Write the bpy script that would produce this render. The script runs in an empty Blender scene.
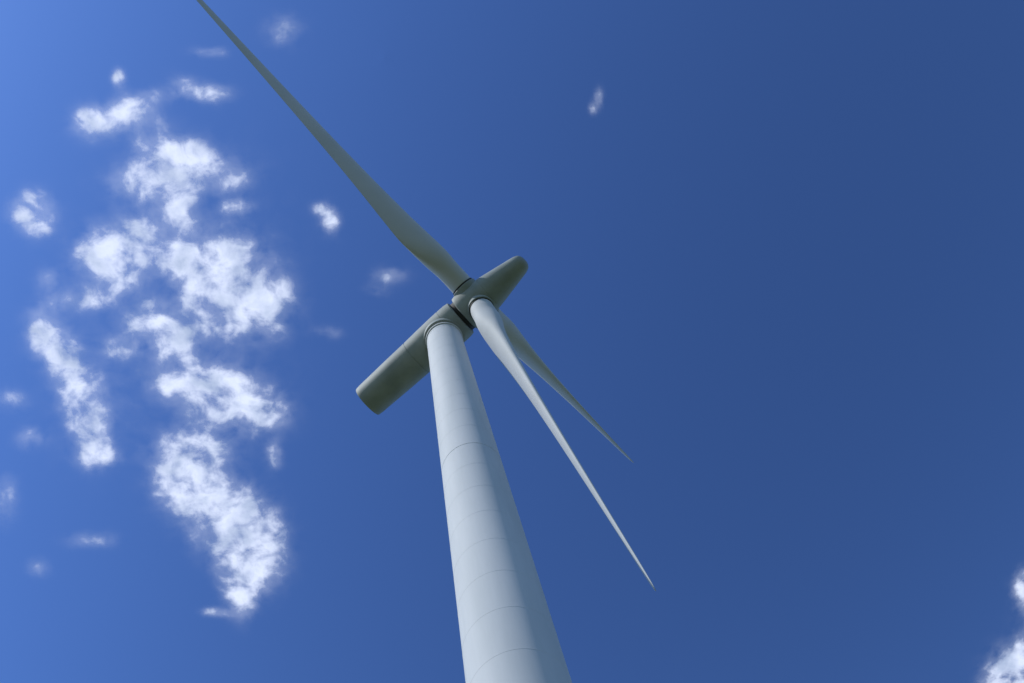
import bpy, bmesh, math, random
import numpy as np
from mathutils import Vector, Matrix, noise
random.seed(4)
scene=bpy.context.scene
# ---------------- parameters ----------------
H=80.0; D=22.478; PSI=1.0386; PHASE=1.1689; TILT=0.0423; OVER=3.858; R=41.5; CONE=-0.0158
PITCH=1.2616; ROLL=-0.4230; YAW=0.2225; F=975.84
SUN_EL=math.radians(46); SUN_DIR_AZ=math.radians(209)   # direction in XY plane (from +X, ccw) toward the sun
# ---------------- camera ----------------
fw=Vector((math.sin(YAW)*math.cos(PITCH),math.cos(YAW)*math.cos(PITCH),math.sin(PITCH)))
r0=Vector((math.cos(YAW),-math.sin(YAW),0)); u0=r0.cross(fw)
cr=math.cos(ROLL)*r0+math.sin(ROLL)*u0; cu=-math.sin(ROLL)*r0+math.cos(ROLL)*u0
cam=bpy.data.objects.new('camera',bpy.data.cameras.new('camera')); scene.collection.objects.link(cam)
cam.matrix_world=Matrix(((cr.x,cu.x,-fw.x,0),(cr.y,cu.y,-fw.y,-D),(cr.z,cu.z,-fw.z,1.7),(0,0,0,1)))
cam.data.sensor_width=36; cam.data.lens=F/1024*36; cam.data.clip_end=20000; cam.data.clip_start=0.1
scene.camera=cam
C=Vector((0,-D,1.7))
# ---------------- materials ----------------
def newmat(n):
    m=bpy.data.materials.new(n); m.use_nodes=True; nt=m.node_tree; nt.nodes.clear(); return m,nt,nt.nodes,nt.links
def paint(name,col,col2,rough=0.4,scale=0.6,streak=(1,1,0.12),spec=.3,detail=8):
    m,nt,N,L=newmat(name)
    o=N.new('ShaderNodeOutputMaterial'); b=N.new('ShaderNodeBsdfPrincipled'); L.new(b.outputs[0],o.inputs[0])
    b.inputs['Specular IOR Level'].default_value=spec; b.inputs['Roughness'].default_value=rough
    tc=N.new('ShaderNodeTexCoord'); mp=N.new('ShaderNodeMapping'); mp.inputs['Scale'].default_value=streak
    L.new(tc.outputs['Object'],mp.inputs[0])
    n=N.new('ShaderNodeTexNoise'); n.inputs['Scale'].default_value=scale; n.inputs['Detail'].default_value=detail; n.inputs['Roughness'].default_value=.6
    L.new(mp.outputs[0],n.inputs['Vector'])
    r=N.new('ShaderNodeValToRGB'); r.color_ramp.elements[0].position=.35; r.color_ramp.elements[1].position=.62
    r.color_ramp.elements[0].color=(*col2,1); r.color_ramp.elements[1].color=(*col,1)
    L.new(n.outputs['Fac'],r.inputs[0]); L.new(r.outputs[0],b.inputs['Base Color'])
    return m
M_tower=paint('tower_paint',(.565,.60,.65),(.50,.54,.585),.75,.7,spec=.2)
M_blade=paint('blade_gelcoat',(.53,.565,.61),(.50,.535,.575),.7,.3,(1,1,1),spec=.15,detail=2)
M_nac=paint('nacelle_paint',(.33,.37,.38),(.26,.30,.31),.62,.5,(1,1,1),spec=.2)
M_dark=paint('dark_rubber_seal',(.03,.032,.034),(.018,.018,.02),.6,3,(1,1,1))
M_steel=paint('galvanised_steel',(.35,.36,.37),(.24,.25,.26),.45,6,(1,1,1))
M_conc=paint('concrete',(.36,.35,.33),(.25,.245,.23),.85,2,(1,1,1))
# ---------------- helpers ----------------
turb=bpy.data.objects.new('wind_turbine',None); scene.collection.objects.link(turb)
def mkobj(name,verts,faces,mat,parent=turb,angle=35):
    me=bpy.data.meshes.new(name); me.from_pydata([tuple(v) for v in verts],[],faces); me.update()
    bm=bmesh.new(); bm.from_mesh(me); bmesh.ops.remove_doubles(bm,verts=bm.verts,dist=1e-5); bmesh.ops.recalc_face_normals(bm,faces=bm.faces); bm.to_mesh(me); bm.free()
    me.polygons.foreach_set('use_smooth',[True]*len(me.polygons))
    if angle: me.set_sharp_from_angle(angle=math.radians(angle))
    me.materials.append(mat)
    o=bpy.data.objects.new(name,me); scene.collection.objects.link(o); o.parent=parent
    return o
def loft(rings,cap0=True,cap1=True):
    n=len(rings[0]); v=[p for r in rings for p in r]; f=[]
    for i in range(len(rings)-1):
        for j in range(n):
            k=(j+1)%n; f.append((i*n+j,i*n+k,(i+1)*n+k,(i+1)*n+j))
    if cap0: f.append(tuple(range(n)))
    if cap1: f.append(tuple(range((len(rings)-1)*n,len(rings)*n)))
    return v,f
def ring(c,e1,e2,r1,r2=None,n=64,ex=2.0):
    r2=r1 if r2 is None else r2; out=[]
    for j in range(n):
        t=2*math.pi*j/n; x=math.cos(t); y=math.sin(t)
        x=math.copysign(abs(x)**(2/ex),x); y=math.copysign(abs(y)**(2/ex),y)
        out.append(c+e1*(r1*x)+e2*(r2*y))
    return out
X,Y,Z=Vector((1,0,0)),Vector((0,1,0)),Vector((0,0,1))
def revolve(name,prof,base,ax,e1,e2,mat,n=64,ex=2.0,**k):
    return mkobj(name,*loft([ring(base+ax*t,e1,e2,r,n=n,ex=ex) for r,t in prof]),mat,**k)
# ---------------- tower ----------------
ZT=78.3; RB,RT=2.23,1.44
def tr(z): return RB+(RT-RB)*z/ZT
prof=[(tr(0.35),0.35)]
z=0.35; i=0
while z<ZT-3.2:
    z+=2.85; i+=1
    r=tr(z)
    if i%9==0:   # bolted section joint: small recess
        prof+=[(r,z-.03),(r-.014,z-.02),(r-.014,z+.02),(r,z+.03)]
    else:        # weld bead
        prof+=[(r,z-.024),(r+.0055,z-.008),(r+.0055,z+.008),(r,z+.024)]
prof+=[(RT,ZT-.5)]
revolve('tower',prof,Vector((0,0,0)),Z,X,Y,M_tower,n=128,angle=4)
revolve('tower_top_flange',[(RT-.02,ZT-.5),(RT+.10,ZT-.48),(RT+.10,ZT-.30),(RT-.02,ZT-.28)],Vector(),Z,X,Y,M_tower,n=96)
revolve('yaw_bearing',[(RT-.02,ZT-.285),(RT-.02,ZT+.12)],Vector(),Z,X,Y,M_dark,n=96)
# ---------------- rotor frame ----------------
a=Vector((math.sin(PSI)*math.cos(TILT),-math.cos(PSI)*math.cos(TILT),math.sin(TILT)))
s=a.cross(Z).normalized(); v=s.cross(a)
NC=Vector((0,0,H)); hub=NC+a*OVER
# nacelle
revolve('yaw_skirt',[(RT+.16,ZT+.02),(RT+.22,ZT+.06),(RT+.22,ZT+.6)],Vector(),Z,X,Y,M_nac,n=96)
nprof=[(.05,-8.50),(1.18,-8.5),(1.30,-8.47),(1.30,-8.56),(1.40,-8.56),(1.43,-8.5),(1.47,-8.1),(1.50,-7.0),(1.56,-5.0),(1.60,-3.01),(1.575,-3.0),(1.575,-2.95),(1.605,-2.94),(1.66,-1.5),(1.70,0),(1.70,.8),(1.675,.81),(1.675,.86),(1.70,.87),(1.68,1.6),(1.62,1.95),(1.5,2.02),(.1,2.04)]
revolve('nacelle',nprof,NC,a,s,v,M_nac,n=96,ex=2.15)
revolve('rotor_gap',[(1.40,1.98),(1.40,2.5)],NC,a,s,v,M_dark,n=64)
# spinner
T0=OVER
sprof=[(.1,-1.5),(1.5,-1.49),(1.62,-1.42),(1.68,-1.2),(1.70,-.6),(1.66,.1),(1.55,.9),(1.50,1.15),(1.485,1.16),(1.485,1.2),(1.5,1.21),(1.38,1.9),(1.21,2.8),(1.04,3.7),(.92,4.35),(.83,4.75),(.70,5.05),(.50,5.22),(.25,5.30),(.01,5.31)]
revolve('spinner',sprof,hub,a,s,v,M_nac,n=96)
# blades
def naca(n=28,th=1.0):
    pts=[]
    for i in range(n):
        b=math.pi*2*i/n; x=.5*(1+math.cos(b))
        yt=5*(.2969*math.sqrt(x)-.126*x-.3516*x*x+.2843*x**3-.1036*x**4)
        camb=0.03*4*x*(1-x)
        pts.append((x,(camb*th+yt*th*(1 if b<math.pi else -1))))
    return pts
ST=[ # r, chord, rel thickness, twist deg, circle blend
(1.3,1.95,1,14,1),(2.6,1.95,1,14,1),(3.6,2.0,.92,14,.85),(5,2.45,.68,13.5,.5),(6.5,2.95,.48,12.5,.2),(8,3.2,.38,11,.05),(10,3.05,.33,9,0),(13,2.7,.28,7,0),(17,2.3,.24,4.8,0),(22,1.88,.21,3,0),(27,1.5,.19,1.8,0),(32,1.15,.18,.8,0),(36,.88,.17,.2,0),(39,.66,.16,0,0),(40.6,.46,.15,0,0),(41.3,.24,.15,0,0),(41.5,.06,.15,0,0)]
BP=23.0
def interp(r):
    # monotone smooth interpolation (Catmull-Rom) of the stations
    for i in range(len(ST)-1):
        if ST[i][0]<=r<=ST[i+1][0]:
            x0,x1=ST[i][0],ST[i+1][0]; h=x1-x0; t=(r-x0)/h; o=[]
            for k in range(1,5):
                y0,y1=ST[i][k],ST[i+1][k]; d=(y1-y0)/h
                dl=(y0-ST[i-1][k])/(x0-ST[i-1][0]) if i>0 else d
                dr=(ST[i+2][k]-y1)/(ST[i+2][0]-x1) if i+2<len(ST) else d
                m0=0 if dl*d<=0 else 2*dl*d/(dl+d); m1=0 if dr*d<=0 else 2*dr*d/(dr+d)
                o.append((2*t**3-3*t*t+1)*y0+(t**3-2*t*t+t)*h*m0+(-2*t**3+3*t*t)*y1+(t**3-t*t)*h*m1)
            return o
    return ST[-1][1:]
NP=48
rs=[1.3+40.2*i/160 for i in range(161)]
def blade(name,k):
    t=PHASE+k*2*math.pi/3
    er0=math.cos(t)*v+math.sin(t)*s
    er=math.cos(CONE)*er0+math.sin(CONE)*a
    et=(-a).cross(er).normalized(); ea=er.cross(et); 
    if ea.dot(a)<0: ea=-ea
    rings=[]
    for r in rs:
        c,th,tw,bl=interp(r); b=math.radians(tw+BP)
        le=math.cos(b)*et+math.sin(b)*ea; su=-math.cos(b)*ea+math.sin(b)*et
        org=hub+er*r; rg=[]
        fo=naca(NP,th)
        for j,(x,y) in enumerate(fo):
            ang=2*math.pi*j/NP
            ax_=(.32-x)*c; ay_=y*c
            cx=-.5*math.cos(ang)*c; cy=.5*math.sin(ang)*c
            px=ax_*(1-bl)+cx*bl; py=ay_*(1-bl)+cy*bl
            rg.append(er*r+le*px+su*py)
        rings.append(rg)
    ob=mkobj(name,*loft(rings),M_blade,angle=None); ob.location=hub
    # root collar + seal
    e1,e2=et,ea
    revolve(name+'_root_collar',[(1.12,.9),(1.12,1.72),(1.08,1.76),(.96,1.77)],hub,er,e1,e2,M_nac,n=56)
    revolve(name+'_root_seal',[(1.03,1.7),(1.03,1.90),(.96,1.91)],hub,er,e1,e2,M_dark,n=56)
for k in range(3): blade('blade_%d'%(k+1),k)
# nacelle fittings
def rod(name,p,q,r,mat,n=12):
    d=(q-p).normalized(); e=d.orthogonal().normalized(); f=d.cross(e)
    mkobj(name,*loft([ring(p,e,f,r,n=n),ring(q,e,f,r,n=n)]),mat)
p=NC-a*7.4+v*1.45
rod('anemometer_mast',p,p+v*1.5,.04,M_steel); rod('anemometer_arm',p+v*1.3-s*.5,p+v*1.3+s*.5,.03,M_steel)
rod('lightning_rod',p+a*.8,p+a*.8+v*2.2,.025,M_steel)
# tower base: foundation, door, stair
revolve('foundation',[(3.4,-.5),(3.4,.3),(3.3,.35),(.5,.352)],Vector(),Z,X,Y,M_conc,n=64)
def box(name,c,ex,ey,ez,sx,sy,sz,mat,bev=.02,parent=turb):
    bm=bmesh.new(); bmesh.ops.create_cube(bm,size=1)
    for w in bm.verts:
        co=w.co.copy(); w.co=c+ex*(co.x*sx)+ey*(co.y*sy)+ez*(co.z*sz)
    bmesh.ops.bevel(bm,geom=list(bm.edges),offset=bev,segments=2,affect='EDGES')
    me=bpy.data.meshes.new(name); bm.to_mesh(me); bm.free(); me.materials.append(mat)
    o=bpy.data.objects.new(name,me); scene.collection.objects.link(o); o.parent=parent
dd=Vector((-.6,-.8,0)); dt=Vector((.8,-.6,0))
box('door_frame',dd*2.22+Z*2.25,dt,dd,Z,1.1,.25,2.4,M_tower)
box('door',dd*2.30+Z*2.22,dt,dd,Z,.85,.16,2.1,M_nac)
for i in range(5): box('stair_%d'%i,dd*(2.55+.27*i)+Z*(.98-.17*i),dt,dd,Z,1.1,.26,.05,M_steel,.008)
for sg in (-1,1):
    for tt,zz in ((2.5,1.0),(3.6,.3)):
        rod('handrail_post',dd*tt+dt*(.56*sg)+Z*(zz-.3),dd*tt+dt*(.56*sg)+Z*(zz+.95),.02,M_steel)
    rod('handrail',dd*2.5+dt*(.56*sg)+Z*1.95,dd*3.6+dt*(.56*sg)+Z*1.25,.022,M_steel)
# ---------------- ground ----------------
m,nt,N,L=newmat('grass')
o=N.new('ShaderNodeOutputMaterial'); b=N.new('ShaderNodeBsdfPrincipled'); L.new(b.outputs[0],o.inputs[0]); b.inputs['Roughness'].default_value=.9
tc=N.new('ShaderNodeTexCoord'); n1=N.new('ShaderNodeTexNoise'); n1.inputs['Scale'].default_value=.05; n1.inputs['Detail'].default_value=12; n1.inputs['Roughness'].default_value=.7
L.new(tc.outputs['Object'],n1.inputs['Vector']); rr=N.new('ShaderNodeValToRGB'); rr.color_ramp.elements[0].position=.35; rr.color_ramp.elements[1].position=.65
rr.color_ramp.elements[0].color=(.035,.06,.018,1); rr.color_ramp.elements[1].color=(.11,.12,.045,1)
L.new(n1.outputs['Fac'],rr.inputs[0]); L.new(rr.outputs[0],b.inputs['Base Color'])
G=6000; gv=[];gf=[]; q=60
xs=[math.copysign(abs(i/30-1)**2.5,i/30-1)*G for i in range(q+1)]
for x in xs:
    for y in xs:
        d=math.hypot(x,y); gv.append((x,y,-.05+ (0 if d<30 else min(1,(d-30)/300)*6*noise.noise(Vector((x*.003,y*.003,0))))))
for i in range(q):
    for j in range(q): gf.append((i*(q+1)+j,(i+1)*(q+1)+j,(i+1)*(q+1)+j+1,i*(q+1)+j+1))
mkobj('ground',gv,gf,m,parent=None)
# ---------------- clouds ----------------
CZ=1500.0
def unproj(px,py):
    d=fw+cr*((px-512)/F)+cu*((341.5-py)/F); t=(CZ-C.z)/d.z; return C+d*t
mc,nt,N,L=newmat('cloud_vapour')
o=N.new('ShaderNodeOutputMaterial'); mix=N.new('ShaderNodeMixShader'); tr_=N.new('ShaderNodeBsdfTransparent'); tl=N.new('ShaderNodeBsdfTranslucent')
L.new(tr_.outputs[0],mix.inputs[1]); L.new(tl.outputs[0],mix.inputs[2]); L.new(mix.outputs[0],o.inputs[0])
tc=N.new('ShaderNodeTexCoord'); at=N.new('ShaderNodeAttribute'); at.attribute_name='vapour_cover'
nw=N.new('ShaderNodeTexNoise'); nw.inputs['Scale'].default_value=.015; nw.inputs['Detail'].default_value=2
L.new(tc.outputs['Object'],nw.inputs['Vector'])
vm=N.new('ShaderNodeVectorMath'); vm.operation='SUBTRACT'; vm.inputs[1].default_value=(.5,.5,.5); L.new(nw.outputs['Color'],vm.inputs[0])
vs=N.new('ShaderNodeVectorMath'); vs.operation='SCALE'; vs.inputs['Scale'].default_value=30; L.new(vm.outputs[0],vs.inputs[0])
va=N.new('ShaderNodeVectorMath'); va.operation='ADD'; L.new(tc.outputs['Object'],va.inputs[0]); L.new(vs.outputs[0],va.inputs[1])
nf=N.new('ShaderNodeTexNoise'); nf.inputs['Scale'].default_value=.026; nf.inputs['Detail'].default_value=10; nf.inputs['Roughness'].default_value=.55
L.new(va.outputs[0],nf.inputs['Vector'])
def math_(op,x,y=None):
    n=N.new('ShaderNodeMath'); n.operation=op
    for i,q_ in enumerate((x,y)):
        if q_ is None: continue
        if isinstance(q_,(int,float)): n.inputs[i].default_value=q_
        else: L.new(q_,n.inputs[i])
    return n.outputs[0]
def smooth(x,lo,hi):
    mr=N.new('ShaderNodeMapRange'); mr.interpolation_type='SMOOTHSTEP'; mr.inputs['From Min'].default_value=lo; mr.inputs['From Max'].default_value=hi; L.new(x,mr.inputs[0]); return mr.outputs[0]
ns=math_('MULTIPLY',math_('SUBTRACT',nf.outputs['Fac'],.5),2.7)
dens=math_('ADD',at.outputs['Fac'],ns)
main=math_('MULTIPLY',smooth(dens,.18,1.25),smooth(at.outputs['Fac'],.05,.55))
veil=math_('MULTIPLY',math_('MULTIPLY',smooth(dens,-.4,.8),smooth(at.outputs['Fac'],.0,.6)),.26)
al=math_('MULTIPLY',math_('MAXIMUM',main,veil),.96)
L.new(al,mix.inputs[0])
# cloud self-shading painted into the colour: noise-driven grey hollows, greyer where dense
nb=N.new('ShaderNodeTexNoise'); nb.inputs['Scale'].default_value=.02; nb.inputs['Detail'].default_value=5; nb.inputs['Roughness'].default_value=.5
L.new(va.outputs[0],nb.inputs['Vector'])
shade_fac=math_('SUBTRACT',nb.outputs['Fac'],math_('MULTIPLY',smooth(dens,.8,1.8),.14))
rc=N.new('ShaderNodeValToRGB'); rc.color_ramp.elements[0].position=.28; rc.color_ramp.elements[0].color=(.53,.57,.62,1); rc.color_ramp.elements[1].position=.54; rc.color_ramp.elements[1].color=(.92,.905,.89,1)
L.new(shade_fac,rc.inputs[0]); L.new(rc.outputs[0],tl.inputs['Color'])
bank=[(96,122,20,13,.95),(130,114,20,14,.95),(118,78,6,8,.7),(32,213,17,17,.9),(24,203,9,6,.5),(38,226,9,7,.6),(148,182,28,15,.95),(172,158,27,18,1),(205,172,30,13,.85),(176,216,16,22,1),(228,180,16,9,.6),(237,207,12,6,.8),(150,143,10,7,.4),
(102,256,22,19,1),(130,246,22,20,1),(122,278,14,13,.9),(195,262,24,19,1.1),(228,268,30,24,1.15),(256,304,27,24,1.15),(225,303,31,19,1.1),(152,322,20,16,.9),(175,345,20,13,.85),(200,330,14,10,.4),
(42,326,14,13,1),(56,350,15,16,1),(72,378,12,16,.95),(86,405,15,20,1),(94,438,14,18,.9),(98,460,17,8,.6),(180,380,22,13,.95),(212,386,28,17,1.05),(240,406,29,17,1.05),(268,416,17,12,.8),(212,412,20,12,.9),
(178,465,18,20,1.05),(203,450,25,11,.95),(190,485,26,19,1.1),(218,510,31,21,1.15),(243,535,29,24,1.15),(252,562,25,26,1.1),(242,594,12,20,1),(215,612,12,4,.65),(275,455,7,12,.65),(120,348,15,8,.75),(75,300,28,9,.5),(100,290,14,8,.4),(48,280,11,9,.4),
(38,568,10,9,.45),(30,438,13,9,.45),(92,540,22,8,.4),(5,500,12,22,.4),(10,400,16,9,.35),(213,93,16,8,.65),(185,88,16,11,.5),(283,30,18,15,.42),(210,52,16,5,.45),(155,95,16,7,.3),
(190,240,90,90,.17),(200,400,80,60,.17),(80,380,50,80,.15),
(330,220,8,12,.85),(320,208,7,5,.6),(390,275,15,8,.55),(378,291,12,6,.4),(330,332,14,6,.4)]
wisp2=[(599,97,4,9,.7),(593,108,4,6,.5)]
corner=[(1024,588,10,15,1),(1014,674,22,17,1.1),(1038,668,26,28,1.1),(992,684,11,6,.7),(1040,600,14,14,1)]
def cloud(name,puffs):
    P=[]
    for px,py,rx,ry,w in puffs:
        c=unproj(px,py); ex=unproj(px+rx,py)-c; ey=unproj(px,py+ry)-c
        P.append((c,Matrix(((ex.x,ey.x),(ex.y,ey.y))).inverted(),w,max(ex.length,ey.length)))
    x0=min(c.x-3*r for c,_,_,r in P);x1=max(c.x+3*r for c,_,_,r in P);y0=min(c.y-3*r for c,_,_,r in P);y1=max(c.y+3*r for c,_,_,r in P)
    st=6.0; nx=int((x1-x0)/st)+1; ny=int((y1-y0)/st)+1
    gx,gy=np.meshgrid(x0+st*np.arange(nx+1),y0+st*np.arange(ny+1),indexing='ij'); den=np.zeros_like(gx)
    keep=1-np.zeros_like(gx)
    for c,Mi,w,_ in P:
        dx=gx-c.x; dy=gy-c.y; u=Mi[0][0]*dx+Mi[0][1]*dy; vv=Mi[1][0]*dx+Mi[1][1]*dy
        keep*=1-np.clip(w*np.exp(-.7*(u*u+vv*vv)),0,.985)
    den=1-keep
    idx=-np.ones(gx.shape,int); cell=(np.maximum.reduce([den[:-1,:-1],den[1:,:-1],den[:-1,1:],den[1:,1:]])>.01)
    vs_=[];ds=[];fs=[]
    def vi(i,j):
        if idx[i,j]<0: idx[i,j]=len(vs_); vs_.append((gx[i,j],gy[i,j],CZ)); ds.append(float(den[i,j]))
        return int(idx[i,j])
    for i,j in zip(*np.nonzero(cell)): fs.append((vi(i,j),vi(i+1,j),vi(i+1,j+1),vi(i,j+1)))
    me=bpy.data.meshes.new(name); me.from_pydata(vs_,[],fs); me.update()
    A=me.attributes.new('vapour_cover','FLOAT','POINT'); A.data.foreach_set('value',ds); me.materials.append(mc)
    ob=bpy.data.objects.new(name,me); scene.collection.objects.link(ob)
for pl in (bank,wisp2,corner): cloud('cloud',pl)
# ---------------- light ----------------
w=bpy.data.worlds.new('World'); scene.world=w; w.use_nodes=True; N=w.node_tree.nodes; L=w.node_tree.links
bg=N['Background']; sk=N.new('ShaderNodeTexSky'); sk.sky_type='NISHITA'; sk.sun_disc=False; sk.sun_elevation=SUN_EL
# nishita: rotation 0 -> sun toward +Y, increasing rotates clockwise (toward +X)
sk.sun_rotation=(math.pi/2-SUN_DIR_AZ)%(2*math.pi)
sk.altitude=100; sk.air_density=1.0; sk.dust_density=.2; sk.ozone_density=3
gm=N.new('ShaderNodeGamma'); gm.inputs[1].default_value=2.0; L.new(sk.outputs[0],gm.inputs[0])
hs=N.new('ShaderNodeHueSaturation'); hs.inputs['Saturation'].default_value=.95; hs.inputs['Hue'].default_value=.495
L.new(gm.outputs[0],hs.inputs['Color'])
cap=N.new('ShaderNodeVectorMath'); cap.operation='MINIMUM'; cap.inputs[1].default_value=(7.5,10,14)
L.new(hs.outputs[0],cap.inputs[0])
L.new(cap.outputs[0],bg.inputs[0]); bg.inputs[1].default_value=.056
sd=Vector((math.cos(SUN_EL)*math.cos(SUN_DIR_AZ),math.cos(SUN_EL)*math.sin(SUN_DIR_AZ),math.sin(SUN_EL)))
sl=bpy.data.lights.new('sun','SUN'); sl.energy=3.3; sl.angle=math.radians(.53); sl.color=(1,.975,.945)
so=bpy.data.objects.new('sun',sl); scene.collection.objects.link(so); so.rotation_euler=sd.to_track_quat('Z','Y').to_euler()
scene.view_settings.view_transform='Standard'; scene.view_settings.look='None'; scene.view_settings.exposure=0
